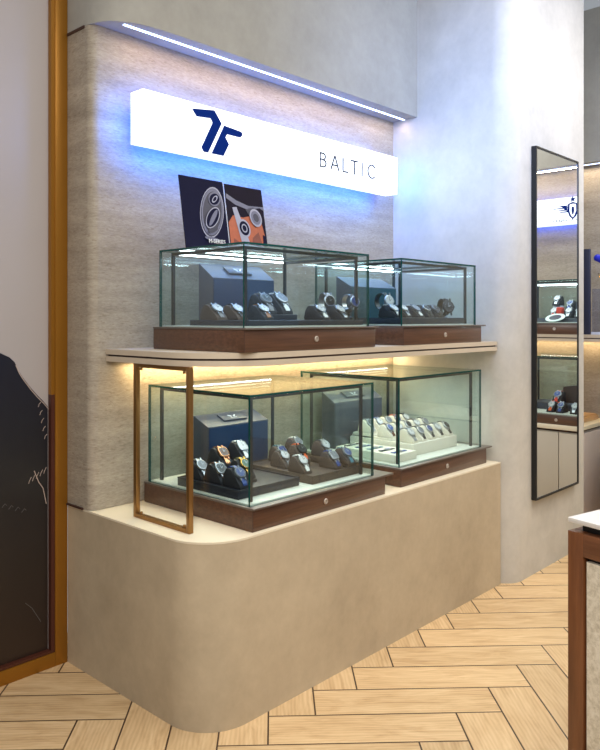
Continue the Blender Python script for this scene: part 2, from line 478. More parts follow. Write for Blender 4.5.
letter([(x, z0), (x, z1)],
  [(x, z1-.0034), (x+.027, z1-.0034), (x+.038, z1-.009), (x+.042, z1-.019), (x+.038, z1-.029), (x+.027, z1-.036), (x, z1-.036)],
  [(x+.025, z1-.036), (x+.040, z1-.042), (x+.047, z1-.055), (x+.042, z1-.068), (x+.028, z0+.0034), (x, z0+.0034)])
x = 3.002; letter([(x, z0), (x+.033, z1)], [(x+.033, z1), (x+.066, z0)], [(x+.012, z0+.026), (x+.054, z0+.026)])
x = 3.104; letter([(x, z1), (x, z0)], [(x-.003, z0+.0034), (x+.045, z0+.0034)])
x = 3.203; letter([(x-.032, z1-.0034), (x+.032, z1-.0034)], [(x, z1), (x, z0)])
x = 3.272; letter([(x, z0), (x, z1)])
letter([(3.362+.036*math.cos(R(a)), 2.337+.0375*math.sin(R(a))) for a in range(38, 330, 14)])

# ------------------------------------------------------------------ glass display cases
def pane(name, parent, x0, x1, y0, y1, z0, z1, ax):
    bm = bmesh.new(); box(bm, x0, x1, y0, y1, z0, z1)
    for f in bm.faces:
        f.normal_update(); f.material_index = 0 if abs(f.normal[ax]) > .9 else 1
    return fin(name, bm, ['clear_glass', 'glass_edge'], parent)
def display_case(label, loc, rz, W, D, hb, g, top, group='glass display cases', lipr=.04, led=True):
    """g = glass box (x0,x1,y0,y1) local, top = glass top z local"""
    c = thing('glass_display_case', label, 'display case', loc, rz, group)
    bm = bmesh.new(); box(bm, 0, W, .0, D, 0.0005, hb-.008, bev=.0015)
    bs = fin('wooden_base', bm, 'walnut', c)
    fin('corner_joint', B(.0005, .0025, -.0008, .0002, .002, hb-.010), 'groove_dark', bs)
    lp = bmesh.new(); box(lp, -.002, W+lipr, -.008, D, hb-.0075, hb, bev=.001); fin('top_lip', lp, 'lip_grey', c)
    x0, x1, y0, y1 = g; T = .008
    fin('display_floor', B(x0+T+.001, x1-T-.001, y0+T+.001, y1-T-.001, hb+.0002, hb+.006), 'case_floor', c)
    zt = top-T
    pane('front_pane', c, x0, x1, y0, y0+T, hb+.0002, zt, 1)
    pane('back_pane', c, x0, x1, y1-T, y1, hb+.0002, zt, 1)
    pane('side_pane', c, x0, x0+T, y0+T+.0005, y1-T-.0005, hb+.0002, zt, 0)
    pane('side_pane', c, x1-T, x1, y0+T+.0005, y1-T-.0005, hb+.0002, zt, 0)
    pane('top_pane', c, x0, x1, y0, y1, zt+.0003, top, 2)
    # metal light frame inside
    i = .036; q = .012; a0, a1, b0, b1 = x0+i, x1-i, y0+i, y1-i
    for (px, py) in ((a0, b0), (a1-q, b0), (a0, b1-q), (a1-q, b1-q)):
        fin('frame_post', B(px, px+q, py, py+q, hb+.0065, zt-.016), 'metal_dark', c)
    bm = bmesh.new()
    box(bm, a0, a1, b0, b0+q, zt-.0155, zt-.0035); box(bm, a0, a1, b1-q, b1, zt-.0155, zt-.0035)
    box(bm, a0, a0+q, b0+q, b1-q, zt-.0155, zt-.0035); box(bm, a1-q, a1, b0+q, b1-q, zt-.0155, zt-.0035)
    rl = fin('frame_rails', bm, 'metal_dark', c)
    if led:
        bm = bmesh.new(); e = .004
        box(bm, a0+.03, a1-.03, b0+q+.0005, b0+q+.007, zt-.013, zt-.006)
        box(bm, a0+.03, a1-.03, b1-q-.007, b1-q-.0005, zt-.013, zt-.006)
        box(bm, a0+q+.0005, a0+q+.007, b0+.03, b1-.03, zt-.013, zt-.006)
        fin('led_strip', bm, 'led_strip', rl)
    bm = bmesh.new(); lathe(bm, [(.012, 0), (.012, .003), (.010, .005), (.0065, .005), (.006, .002)], 20,
                            Matrix.Translation((W*.5, -.001, hb*.48)) @ Matrix.Rotation(R(90), 4, 'X'))
    fin('key_lock', bm, 'lock_steel', bs)
    return c
# lower left, lower right, upper left, upper right
HB, HU = .090, .094
display_case('largest glass case, on the bench behind the brass frame, dark trays inside', (1.912, 2.025, .6885), 0, .84, .695, HB, (.011, .785, .025, .68), .517, lipr=.055)
display_case('lower right glass case on the bench, filled with cream watch cushions', (2.905, 2.045, .6885), 0, .825, .69, HB, (.016, .798, .018, .67), .524, lipr=.05)
display_case('upper left glass case on the shelf with two photo cards on top', (1.874, 2.03, 1.3685), 0, .81, .57, HU, (.020, .789, .02, .555), .421, lipr=.018)
display_case('upper right glass case on the shelf, nearest the plaster column', (2.91, 2.035, 1.3685), 0, .745, .60, HU, (.017, .715, .018, .58), .421, lipr=.035)
display_case('far upper glass case seen in the mirror, on the far niche shelf', (5.40, 1.86, 1.3765), R(-90), .87, .56, .086, (.018, .84, .02, .54), .414)
display_case('far lower glass case seen in the mirror, on the far niche bench', (5.43, 1.86, .6885), R(-90), .87, .54, .074, (.018, .84, .02, .52), .517)

# ------------------------------------------------------------------ things inside the cases
def slant_block(label, x0, x1, y0, y1, z0, zf, zb, body='charcoal_block', face='navy_front', logo=True):
    t_ = thing('slanted_display_block', label, 'display block', ((x0+x1)/2, (y0+y1)/2, z0))
    w = (x1-x0)/2; d = (y1-y0)/2
    bm = P([(-d, 0), (d, 0), (d, zb-z0), (-d, zf-z0)], -w, w, 'x')
    fin('block_body', bm, body, t_)
    fin('front_face', B(-w+.004, w-.004, -d-.003, -d-.0003, .002, zf-z0-.004), face, t_)
    if logo:
        a = math.atan2(zb-zf, y1-y0); mt = Matrix.Translation((.0, 0, (zf+zb)/2-z0+.001)) @ Matrix.Rotation(a, 4, 'X')
        pl = bmesh.new(); box(pl, -w*.38, w*.38, -d*.55, d*.55, 0, .008, bev=.002, mat=mt); p_ = fin('name_plate', pl, 'charcoal_block', t_)
        m2 = bmesh.new()
        for s in (-1, 1):
            prism(m2, [(s*.004, 0), (s*.020, .012), (s*.024, .009), (s*.010, -.006)], .0083, .009)
        box(m2, -.02, .02, -.014, -.012, .0083, .009)
        bmesh.ops.transform(m2, matrix=mt, verts=m2.verts); fin('plate_mark', m2, 'white_print', p_)
    return t_
FL, FU = .7852, 1.4692
slant_block('navy slanted block with small name plate in the largest lower left case', 2.136, 2.51, 2.55, 2.655, FL, 1.008, 1.052)
slant_block('grey slanted block with name plate at the back of the lower right case', 3.07, 3.50, 2.60, 2.69, FL, 1.035, 1.09, 'charcoal_block', 'charcoal_block')
slant_block('blue-lit slanted block with name plate inside the upper left case', 2.078, 2.452, 2.45, 2.545, FU, 1.676, 1.742)
slant_block('dark teal slanted block without plate in the upper right case', 2.99, 3.39, 2.42, 2.52, FU, 1.665, 1.72, 'charcoal_block', 'teal_front', False)

def simple(name, bm, mat, label, cat, loc, rz=0, group=None):
    o = fin(name, bm, mat, None, loc); o.rotation_euler[2] = rz; tag(o, label, cat, group); return o
def tray(label, x0, x1, y0, y1, z0, h, mat, rim=.004, steps=None):
    t_ = thing('display_tray', label, 'tray', ((x0+x1)/2, (y0+y1)/2, z0)); w = (x1-x0)/2; d = (y1-y0)/2
    fin('tray_base', B(-w, w, -d, d, 0, h, bev=.002), mat, t_)
    if steps:
        for (a, b, hh) in steps:
            fin('step', B(-w+.012, w-.012, a-(y0+y1)/2, b-(y0+y1)/2, h+.0002, hh-z0, bev=.002), mat, t_)
    elif rim:
        bm = bmesh.new()
        box(bm, -w, w, -d, -d+rim, h+.0002, h+.006); box(bm, -w, w, d-rim, d, h+.0002, h+.006)
        box(bm, -w, -w+rim, -d+rim, d-rim, h+.0002, h+.006); box(bm, w-rim, w, -d+rim, d-rim, h+.0002, h+.006)
        fin('tray_rim', bm, mat, t_)
    return t_
tray('navy tray by the left glass of the largest case', 1.948, 2.30, 2.145, 2.53, FL, .03, 'tray_navy')
tray('low dark platform in the right half of the largest case', 2.345, 2.672, 2.11, 2.54, FL, .03, 'brown_cushion')
tray('cream stepped tray with three rows of cushions, lower right case', 3.185, 3.615, 2.165, 2.585, FL, .06, 'cream_tray', steps=[(2.305, 2.58, FL+.070), (2.435, 2.575, FL+.082)])
tray('flat cream tray with watches laid down, lower right case', 2.965, 3.150, 2.12, 2.50, FL, .04, 'cream_tray', rim=0)
tray('long dark platform under the watches of the upper left case', 1.935, 2.645, 2.07, 2.43, FU, .022, 'tray_navy', rim=0)
tray('long navy platform in the upper right case', 2.96, 3.57, 2.09, 2.36, FU, .032, 'tray_navy', rim=0)

# --- watch prototypes -------------------------------------------------
SCL = 1.25
cush_prof = [(-.052, 0), (-.052, .008), (-.046, .017), (-.008, .056), (.0, .060), (.010, .061), (.018, .058), (.030, .040), (.034, .012), (.034, 0)]
def cushion_mesh():
    bm = bmesh.new(); w = .023
    prism(bm, [(y*SCL, z*SCL) for y, z in cush_prof], -w*SCL, w*SCL, 'x')
    es = [e for e in bm.edges if abs(e.verts[0].co.x-e.verts[1].co.x) < 1e-6]
    bmesh.ops.bevel(bm, geom=es, offset=.0045, segments=2, profile=.5, affect='EDGES')
    return bm
SLOPE = math.atan2(.039, .038)
NRM = Vector((0, -math.sin(SLOPE), math.cos(SLOPE)))
CC = Vector((0, -.020, .0437))*SCL + NRM*.004
CM = Matrix.Translation(CC) @ Matrix.Rotation(SLOPE, 4, 'X')     # local z of the case = outward normal, local y = up-slope
def strap_mesh(wd=.010, th=.0028):
    bm = bmesh.new()
    path = [(-.050, .010), (-.046, .018), (-.030, .0343), (-.008, .057), (.0, .0612), (.010, .0622), (.019, .059), (.031, .041)]
    path = catmull(path, 3); n = len(path); rows = []
    for i, (y, z) in enumerate(path):
        a, b = path[max(i-1, 0)], path[min(i+1, n-1)]
        d = Vector((b[0]-a[0], b[1]-a[1])).normalized(); nn = Vector((-d.y, d.x))
        y *= SCL; z *= SCL; k = wd*SCL*(1.0 if i > 7 else .85+.02*i); k2 = k*(1 if i % 2 else .93)
        rows.append([bm.verts.new((sx*k2, y+nn.x*h, z+nn.y*h)) for sx, h in ((-1, .0006), (1, .0006), (1, th+.0006), (-1, th+.0006))])
    for a, b in zip(rows, rows[1:]):
        for i in range(4): bm.faces.new((a[i], a[(i+1) % 4], b[(i+1) % 4], b[i]))
    bm.faces.new(rows[0]); bm.faces.new(rows[-1]); return bm
def case_mesh(se=2.0):
    bm = bmesh.new(); r = .0205*SCL
    lathe(bm, [(r*.9, -.002), (r, .001), (r*1.02, .006), (r*.96, .0095), (r*.84, .0105), (r*.82, .009)], 24, CM, se)
    for sx in (-1, 1):
        for sy in (-1, 1):
            box(bm, sx*.0095*SCL-.0025, sx*.0095*SCL+.0025, sy*.024*SCL-.006, sy*.024*SCL+.006, -.001, .005, mat=CM)
    return bm
def dial_mesh(se=2.0):
    bm = bmesh.new(); lathe(bm, [(.0165*SCL, .0092), (.0165*SCL, .0099)], 24, CM, se); return bm
def hands_mesh():
    bm = bmesh.new()
    box(bm, -.0008, .0008, -.002, .013*SCL, .0101, .0106, mat=CM)
    box(bm, -.0009, .0009, -.002, .009*SCL, .0107, .0112, mat=CM @ Matrix.Rotation(R(-62), 4, 'Z'))
    for k in range(12):
        box(bm, -.0006, .0006, .0125*SCL, .015*SCL, .0100, .0104, mat=CM @ Matrix.Rotation(R(30*k), 4, 'Z'))
    return bm
def crown_mesh():
    bm = bmesh.new(); lathe(bm, [(.0028, 0), (.0028, .004), (.002, .005)], 10, CM @ Matrix.Translation((.0205*SCL, 0, .004)) @ Matrix.Rotation(R(90), 4, 'Y')); return bm
def mesh_of(bm, mats=('steel',)):
    o = fin('x', bm, list(mats)); me = o.data; bpy.data.objects.remove(o); return me
ME = dict(cushion=mesh_of(cushion_mesh()), strap=mesh_of(strap_mesh()), case=mesh_of(case_mesh()), case_sq=mesh_of(case_mesh(4.0)),
          dial=mesh_of(dial_mesh()), dial_sq=mesh_of(dial_mesh(4.0)), hands=mesh_of(hands_mesh()), crown=mesh_of(crown_mesh()))
# ring-strap watch standing upright (strap closed in a loop), origin at the bottom of the loop
RM = Matrix.Translation((0, -.036, .036)) @ Matrix.Rotation(R(78), 4, 'X')
def loop_strap():
    bm = bmesh.new(); n = 28; rows = []
    for i in range(n):
        a = 2*math.pi*i/n; c, s = math.cos(a), math.sin(a)
        rows.append([bm.verts.new((sx*.0125, c*r_, .036+s*r_*1.0)) for sx, r_ in ((-1, .033), (1, .033), (1, .036), (-1, .036))])
    for k in range(n):
        a, b = rows[k], rows[(k+1) % n]
        for i in range(4): bm.faces.new((a[i], a[(i+1) % 4], b[(i+1) % 4], b[i]))
    return bm
def at(bm, m): bmesh.ops.transform(bm, matrix=m, verts=bm.verts); return bm
RC = RM @ CM.inverted()
ME['loop_strap'] = mesh_of(loop_strap())
for k, f in (('case', case_mesh), ('dial', dial_mesh), ('hands', hands_mesh), ('crown', crown_mesh)):
    ME['loop_'+k] = mesh_of(at(f(), RC))
bm = bmesh.new(); lathe(bm, [(.020, 0), (.020, .004), (.006, .006), (.006, .012), (.016, .014), (.016, .0165)], 18); ME['stand'] = mesh_of(bm)
# watch laid flat along local x
FM = Matrix.Translation((0, 0, .0045)) @ Matrix.Rotation(R(90), 4, 'Z')
def flat_strap():
    bm = bmesh.new(); box(bm, -.054, .054, -.0105, .0105, .0005, .0035, bev=.001); box(bm, -.058, -.0545, -.0125, .0125, .0005, .0045); return bm
ME['flat_strap'] = mesh_of(flat_strap())
for k, f in (('case', case_mesh), ('dial', dial_mesh), ('hands', hands_mesh)):
    ME['flat_'+k] = mesh_of(at(f(), Matrix.Scale(.62, 4) @ Matrix.Translation((0, 0, .003)) @ Matrix.Rotation(R(90), 4, 'Z') @ CM.inverted()))
def child(name, me, mat, parent):
    o = bpy.data.objects.new(name, me); COL.objects.link(o); o.parent = parent
    o.material_slots[0].link = 'OBJECT'; o.material_slots[0].material = M[mat]; return o
def watch(x, y, z, strap, case, dial, desc, where, cush='dark_cushion', sq=False, rz=0., kind='cushion', hand='steel', scale=1.0, sth=.0165, flat=1.0):
    """z = surface the cushion (or stand) rests on"""
    words = {'dark_cushion': 'dark', 'cream_cushion': 'cream', 'brown_cushion': 'brown'}
    lab = f'{desc}, {where}'
    pre = {'cushion': '', 'loop': 'loop_', 'flat': 'flat_'}[kind]
    zz = z
    if kind == 'cushion':
        c = bpy.data.objects.new('watch_cushion', ME['cushion']); COL.objects.link(c); c.location = (x, y, z+.0004); c.rotation_euler[2] = rz
        c.scale = (scale, scale, scale*flat)
        c.material_slots[0].link = 'OBJECT'; c.material_slots[0].material = M[cush]
        tag(c, f'{words[cush]} cushion under the {desc}, {where}', 'cushion', 'watch cushions')
    elif kind == 'loop':
        c = bpy.data.objects.new('watch_stand', ME['stand']); COL.objects.link(c); c.location = (x, y, z+.0004); c.rotation_euler[2] = rz
        c.material_slots[0].link = 'OBJECT'; c.material_slots[0].material = M['metal_dark']; c.scale[2] = sth/.0165
        tag(c, f'stand of the {desc}, {where}', 'stand', 'watch stands'); zz = z+sth+.0007
    w = thing('wristwatch', lab, 'watch', (x, y, zz+.0004), rz, 'wristwatches on display'); w.scale = (scale, scale, scale*flat)
    child('strap', ME[pre+'strap' if pre else 'strap'], strap, w)
    cs = child('watch_case', ME[pre+'case' if pre else ('case_sq' if sq else 'case')], case, w)
    d = child('dial', ME[pre+'dial' if pre else ('dial_sq' if sq else 'dial')], dial, w)
    child('hands', ME[pre+'hands'], hand if dial != 'dial_white' else 'dial_black', d)
    if kind != 'flat': child('crown', ME[pre+'crown'], case, cs)
    return w
# largest lower left case: navy tray (three along the glass, three behind)
LZ = FL+.0305
WL = 'largest case'
watch(2.000, 2.462, LZ, 'steel', 'steel', 'dial_grey', 'steel bracelet watch with grey dial', f'glass side, {WL}')
watch(2.008, 2.348, LZ, 'brown_leather', 'steel', 'dial_black', 'steel watch on brown strap', f'middle by the glass, {WL}', sq=True)
watch(2.008, 2.232, LZ, 'blue_leather', 'dial_grey', 'dial_blue', 'blue watch with blue strap', f'nearest the glass corner, {WL}')
for (x, y, h, st, cs, dl, ds, wh, sq) in (
    (2.106, 2.445, .042, 'rose_gold', 'rose_gold', 'dial_brown', 'rose gold bracelet watch', 'before the navy block', True),
    (2.102, 2.300, .012, 'olive_leather', 'gold', 'dial_green', 'gold watch with olive dial', 'behind the corner watch', False),
    (2.252, 2.482, .045, 'white_rubber', 'steel', 'dial_white', 'white bracelet watch', 'before the navy block', True)):
    tray(f'small raised pad under the {ds}', x-.032, x+.032, y-.068, y+.046, LZ, h, 'tray_navy', rim=0)
    watch(x, y, LZ+h+.0005, st, cs, dl, ds, f'{wh}, {WL}', sq=sq)
# right group
RG = [(2.504, 2.475, 0, 'teal_leather', 'steel', 'dial_blue', 'pale blue strapped watch', 'leftmost of the right group'),
      (2.42, 2.375, .0, 'grey_leather', 'steel', 'dial_white', 'grey strapped watch with white dial', 'second of the right group'),
      (2.60, 2.46, .03, 'white_rubber', 'steel', 'dial_grey', 'pale watch on raised pad', 'back of the right group'),
      (2.50, 2.345, .022, 'orange_rubber', 'dial_black', 'dial_black', 'black watch with orange strap', 'middle of the right group'),
      (2.39, 2.235, .0, 'white_rubber', 'steel', 'dial_white', 'all-white strapped watch', 'front of the right group'),
      (2.627, 2.31, .03, 'steel', 'steel', 'dial_white', 'steel watch with white dial', 'right of the right group'),
      (2.565, 2.205, .0, 'blue_leather', 'steel', 'dial_grey', 'steel watch with blue strap', 'right front of the right group'),
      (2.637, 2.185, .008, 'teal_leather', 'dial_grey', 'dial_blue', 'teal strapped watch', 'rightmost of the right group')]
for i, (x, y, h, st, cs, dl, ds, wh) in enumerate(RG):
    if h > 0: tray(f'small raised pad under the {ds}', x-.028, x+.028, y-.058, y+.042, LZ, h, 'brown_cushion', rim=0)
    watch(x, y, LZ+h+(.0005 if h else 0), st, cs, dl, ds, f'{wh}', cush='brown_cushion', sq=i % 3 == 0, scale=.93)

# lower right case: cream steps
kinds = [('black_leather', 'steel', 'dial_white'), ('brown_leather', 'steel', 'dial_white'), ('steel', 'steel', 'dial_grey'),
         ('green_leather', 'steel', 'dial_white'), ('tan_leather', 'steel', 'dial_white'), ('blue_leather', 'steel', 'dial_blue')]
nm = {'black_leather': 'black-strapped', 'brown_leather': 'brown-strapped', 'steel': 'steel bracelet', 'green_leather': 'green-strapped', 'tan_leather': 'tan-strapped', 'blue_leather': 'blue-strapped', 'orange_rubber': 'orange-strapped', 'olive_leather': 'olive-strapped'}
pos = ['first', 'second', 'third', 'fourth', 'fifth', 'sixth', 'seventh']
rows = [('front', 2.235, FL+.0608, ('steel', 'black_leather', 'black_leather', 'black_leather', 'black_leather')),
        ('middle', 2.372, FL+.0705, ('brown_leather', 'olive_leather', 'steel', 'brown_leather', 'black_leather')),
        ('back', 2.505, FL+.0825, ('steel', 'blue_leather', 'olive_leather', 'orange_rubber', 'black_leather'))]
for ri, (rn, y, z, sts) in enumerate(rows):
    for k, st in enumerate(sts):
        dl = ('dial_white', 'dial_grey', 'dial_blue', 'dial_white', 'dial_black')[(k+ri*2) % 5]
        watch(3.228+k*.086, y, z, st, 'steel', dl, f'{nm[st]} watch', f'{pos[k]} from left, {rn} cream row', cush='cream_cushion', scale=.9)
for k in range(5):
    st = ('blue_leather', 'black_leather', 'teal_leather', 'blue_leather', 'black_leather')[k]
    watch(3.055, 2.16+k*.075, FL+.0402, st, 'steel', 'dial_blue' if k % 2 else 'dial_black', 'dark watch laid flat', f'{pos[k]} from front on the flat cream tray', kind='flat')

# upper left case
UZ = FU+.0222
WU = 'upper left case'
for (x, y, st, cs, dl, ds, wh, cu) in (
    (1.972, 2.33, 'grey_leather', 'steel', 'dial_white', 'grey strapped steel watch', 'leftmost', 'brown_cushion'),
    (2.085, 2.33, 'black_leather', 'steel', 'dial_white', 'black strapped white-dial watch', 'second from left', 'brown_cushion'),
    (2.20, 2.29, 'tan_leather', 'steel', 'dial_white', 'tan strapped white-dial watch', 'just right of the corner', 'dark_cushion'),
    (2.415, 2.155, 'white_rubber', 'steel', 'dial_white', 'low white strapped watch', 'right of centre', 'dark_cushion'),
    (2.535, 2.145, 'steel', 'steel', 'dial_white', 'steel watch on dark cushion', 'front right', 'dark_cushion')):
    watch(x, y, UZ, st, cs, dl, ds, f'{wh}, {WU}', cush=cu, flat=.82)
tray('raised black pad at the middle of the upper left case', 2.225, 2.40, 2.25, 2.42, UZ+.0002, .024, 'tray_navy', rim=0)
watch(2.262, 2.345, UZ+.0245, 'grey_leather', 'dial_grey', 'dial_black', 'dark chronograph on raised pad', f'middle left, {WU}', scale=1.15)
watch(2.358, 2.345, UZ+.0245, 'white_rubber', 'steel', 'dial_grey', 'steel watch with long pale strap', f'middle, {WU}', scale=1.2)
watch(2.570, 2.235, UZ, 'steel', 'steel', 'dial_black', 'looped bracelet watch with black dial', f'back right, {WU}', kind='loop', rz=R(-20), scale=1.1, sth=.045)
watch(2.622, 2.135, UZ, 'steel', 'steel', 'dial_blue', 'looped bracelet watch with blue dial', f'far right, {WU}', kind='loop', rz=R(-10), scale=1.0, sth=.045)
# upper right case
VZ = FU+.0322
WV = 'upper right case'
watch(3.060, 2.27, VZ, 'black_leather', 'steel', 'dial_white', 'tall looped black watch', f'left, {WV}', kind='loop', rz=R(-10), scale=1.2, sth=.04)
for (x, y, st, cs, dl, ds, wh) in (
    (2.985, 2.175, 'white_rubber', 'steel', 'dial_white', 'white strapped steel watch', 'leftmost in front'),
    (3.055, 2.165, 'steel', 'steel', 'dial_white', 'steel watch with white dial', 'second in front'),
    (3.165, 2.165, 'white_rubber', 'dial_grey', 'dial_grey', 'grey watch with white strap', 'third in front'),
    (3.26, 2.165, 'black_leather', 'steel', 'dial_black', 'black watch with steel case', 'fourth in front'),
    (3.35, 2.165, 'black_leather', 'dial_grey', 'dial_black', 'all-dark watch', 'fifth in front')):
    watch(x, y, VZ, st, cs, dl, ds, f'{wh}, {WV}', flat=.82)
watch(3.485, 2.17, VZ, 'black_leather', 'metal_dark', 'dial_black', 'large black looped watch', f'right end, {WV}', kind='loop', rz=R(-30), scale=1.3, sth=.01)

# photo cards standing on the upper left case
def card(label, x0, w, h, z, y, build, lean):
    c = thing('photo_card', label, 'card', (x0, y, z)); c.rotation_euler = (-lean, 0, 0)
    build(c, w, h)
    fin('easel_back', P([(.0045, h*.6), (.0045, h*.55), (.058, .0125), (.062, .0125)], w*.5-.02, w*.5+.02, 'x'), 'card_edge', c)
def ell(bm, cx, cz, rx, rz_, tilt, y, th=.0006, n=28, ring=0):
    c, s = math.cos(R(tilt)), math.sin(R(tilt))
    f = lambda k, a: (cx+k*(rx*math.cos(a)*c-rz_*math.sin(a)*s), cz+k*(rx*math.cos(a)*s+rz_*math.sin(a)*c))
    A = [f(1, 2*math.pi*i/n) for i in range(n)]
    if ring:
        Bq = [f(1-ring, 2*math.pi*i/n) for i in range(n)]
        for i in range(n): prism(bm, [A[i], A[(i+1) % n], Bq[(i+1) % n], Bq[i]], y-th, y, 'y')
    else: prism(bm, A, y-th, y, 'y')
def card_a(c, w, h):
    fin('card_board', B(0, w, 0, .004, 0, h), 'card_navy', c)
    fin('card_side', B(w+.0002, w+.003, 0, .004, 0, h), 'card_edge', c)
    y = -.0003
    for i, (cx, cz, rx, rz_, t_, m, rg) in enumerate((
        (.160, .165, .064, .118, -16, 'card_metal_dark', 0), (.160, .165, .064, .118, -16, 'card_metal_light', .05), (.161, .167, .058, .109, -16, 'card_metal', .13),
        (.180, .225, .036, .030, 35, 'card_metal', 0), (.180, .225, .030, .023, 35, 'card_navy', 0), (.181, .225, .022, .010, 45, 'card_metal_light', .35),
        (.158, .140, .058, .030, 52, 'card_metal_light', .12), (.158, .140, .052, .025, 52, 'card_navy', 0), (.160, .140, .046, .010, 55, 'card_metal', 0),
        (.150, .085, .030, .010, 20, 'card_metal_dark', 0), (.140, .045, .040, .008, -6, 'card_metal', 0))):
        bm = bmesh.new(); ell(bm, cx, cz, rx, rz_, t_, y-i*.0007, ring=rg); fin('printed_shape', bm, m, c)
    fin('printed_text', text_bm('M-SERIES', .024, Matrix.Translation((.115, -.012, .026)) @ Matrix.Rotation(R(90), 4, 'X')), 'white_print', c)
def card_b(c, w, h):
    fin('card_board', B(0, w, 0, .004, 0, h), 'card_dark', c)
    y = -.0003
    def poly(pts, m, i): fin('printed_shape', P(pts, y-i*.0007-.0006, y-i*.0007, 'y'), m, c)
    poly([(.0, .0), (.0, .13), (.03, .165), (.09, .16), (.15, .175), (.20, .15), (.215, .08), (.19, 0)], 'card_orange', 0)
    poly([(.01, .0), (.02, .06), (.06, .04), (.10, .0)], 'card_orange_deep', 1)
    poly([(.12, .0), (.135, .07), (.175, .10), (.19, .05), (.18, 0)], 'card_orange_deep', 1)
    poly([(.0, .24), (.05, .215), (.12, .20), (.20, .215), (.222, .205), (.222, .222), (.13, .218), (.06, .235), (.0, .262)], 'card_metal', 1)
    poly([(.03, .20), (.055, .205), (.12, .03), (.09, .0), (.075, .0)], 'card_metal_light', 2)
    poly([(.11, .20), (.16, .215), (.20, .16), (.16, .12)], 'card_metal_dark', 1)
    for i, (cx, cz, rx, rz_, t_, m, rg) in enumerate(((.088, .11, .036, .042, 20, 'card_metal_light', 0), (.088, .11, .028, .033, 20, 'card_navy', 0), (.088, .11, .017, .020, 20, 'card_metal_light', .3),
        (.165, .165, .036, .042, 25, 'card_metal_light', 0), (.165, .165, .028, .033, 25, 'card_metal', 0), (.165, .165, .016, .02, 25, 'card_metal_dark', 0))):
        bm = bmesh.new(); ell(bm, cx, cz, rx, rz_, t_, y-(i+3)*.0007, ring=rg); fin('printed_shape', bm, m, c)
    poly([(.195, .0), (.2, .09), (.222, .08), (.222, 0)], 'card_navy', 2)
card('dark card with a grey metal watch part and M-SERIES text, left of the pair', 1.893, .24, .31, 1.7905, 2.40, card_a, R(9.5))
card('card showing two silver watches on orange cloth, right of the pair', 2.143, .225, .305, 1.7905, 2.40, card_b, R(9.5))

# ------------------------------------------------------------------ mirror
mr = thing('wall_mirror', 'tall narrow black-framed mirror hung on the pale plaster column', 'mirror', (4.055, 1.934, .44))
mw, mh, md, fw_ = .612, 2.06, .03, .012
fin('mirror_pane', B(fw_+.0005, mw-fw_-.0005, -md+.004, -md+.008, fw_+.0005, mh-fw_-.0005), 'mirror_glass', mr)
bm = bmesh.new()
box(bm, 0, fw_, -md, 0, 0, mh); box(bm, mw-fw_, mw, -md, 0, 0, mh); box(bm, fw_, mw-fw_, -md, 0, 0, fw_); box(bm, fw_, mw-fw_, -md, 0, mh-fw_, mh)
fin('mirror_frame', bm, 'mirror_frame_black', mr)
fin('back_board', B(.01, mw-.01, -.012, -.0005, .01, mh-.01), 'mirror_frame_black', mr)

# ------------------------------------------------------------------ far niche
def cupboard(name, label, loc, rz, W, D, h, mat, nd):
    c = thing(name, label, 'cabinet', loc, rz)
    fin('carcass', B(.0, W, .02, D, 0.0, h-.05), mat, c)
    dw = W/nd
    for k in range(nd): fin('door', B(k*dw+.003, (k+1)*dw-.003, 0, .0195, .01, h-.055, bev=.001), mat, c)
    fin('groove', B(0, W, .03, D, h-.0495, h-.0305), 'groove_dark', c)
    fin('worktop', B(0, W, -.008, D, h-.03, h, bev=.001), 'bench_top_cream', c)
    return c
cupboard('niche_cabinet', 'beige far cabinet with flat doors, reflected at the bottom of the mirror', (5.40, 1.945, 0), R(-90), 1.95, .598, .688, 'cabinet_beige', 4)
cupboard('niche_cabinet', 'mauve-grey cabinet with cream top beyond the plaster column at the right edge', (4.825, 2.2, 0), 0, 1.17, .7, .69, 'cabinet_mauve', 2)
s2 = thing('niche_shelf', 'far niche shelf with dark edge line beyond the mirror', 'shelf', (5.36, 2.94, 1.328), R(-90))
fin('lower_board', B(0, 3.4, 0, .638, 0, .019), 'shelf_cream', s2); fin('groove', B(0, 3.4, .01, .638, .0192, .0268), 'groove_dark', s2); fin('upper_board', B(0, 3.4, 0, .638, .027, .048), 'shelf_cream', s2)
fin('warm_light_strip', B(.04, 3.24, .60, .615, -.005, -.0002), 'warm_strip', s2)
sg2 = thing('illuminated_sign', 'far illuminated white sign with winged shield emblem, seen in the mirror', 'sign', (5.85, 1.98, 2.266), R(-90))
fin('light_box', B(0, 1.7, 0, .09, 0, .212, bev=.0015), 'sign_face', sg2)
fin('blue_backlight', B(.02, 1.68, .0905, .096, .02, .192), 'sign_back', sg2)
fin('standoff', B(.3, .32, .0965, .149, .1, .12), 'chrome', sg2)
# emblem: local x runs toward smaller world Y, so the wing seen in the mirror's left is on larger local x
ex, ez = .60, .118
bm = bmesh.new()
sh_pts = [(-.025, .045), (0, .052), (.025, .045), (.027, 0), (.016, -.032), (0, -.048), (-.016, -.032), (-.027, 0)]
sp = [(ex+a, ez+b-.015) for a, b in sh_pts]
stroke(bm, sp, .011, -.004, .0035, True)
prism(bm, [(ex+a*.3, ez+b*.55-.015) for a, b in sh_pts], -.004, -.0005, 'y')
star = []
for k in range(10):
    rr = .021 if k % 2 == 0 else .009; a = R(90+36*k); star.append((ex+rr*math.cos(a), ez+.06+rr*math.sin(a)))
prism(bm, star, -.004, -.0005, 'y')
bmesh.ops.transform(bm, matrix=Matrix.Translation((ex, 0, ez)) @ Matrix.Diagonal((1.3, 1, 1.25, 1)) @ Matrix.Translation((-ex, 0, -ez)), verts=bm.verts)
fin('emblem_shield', bm, 'logo_navy', sg2)
bm = bmesh.new()
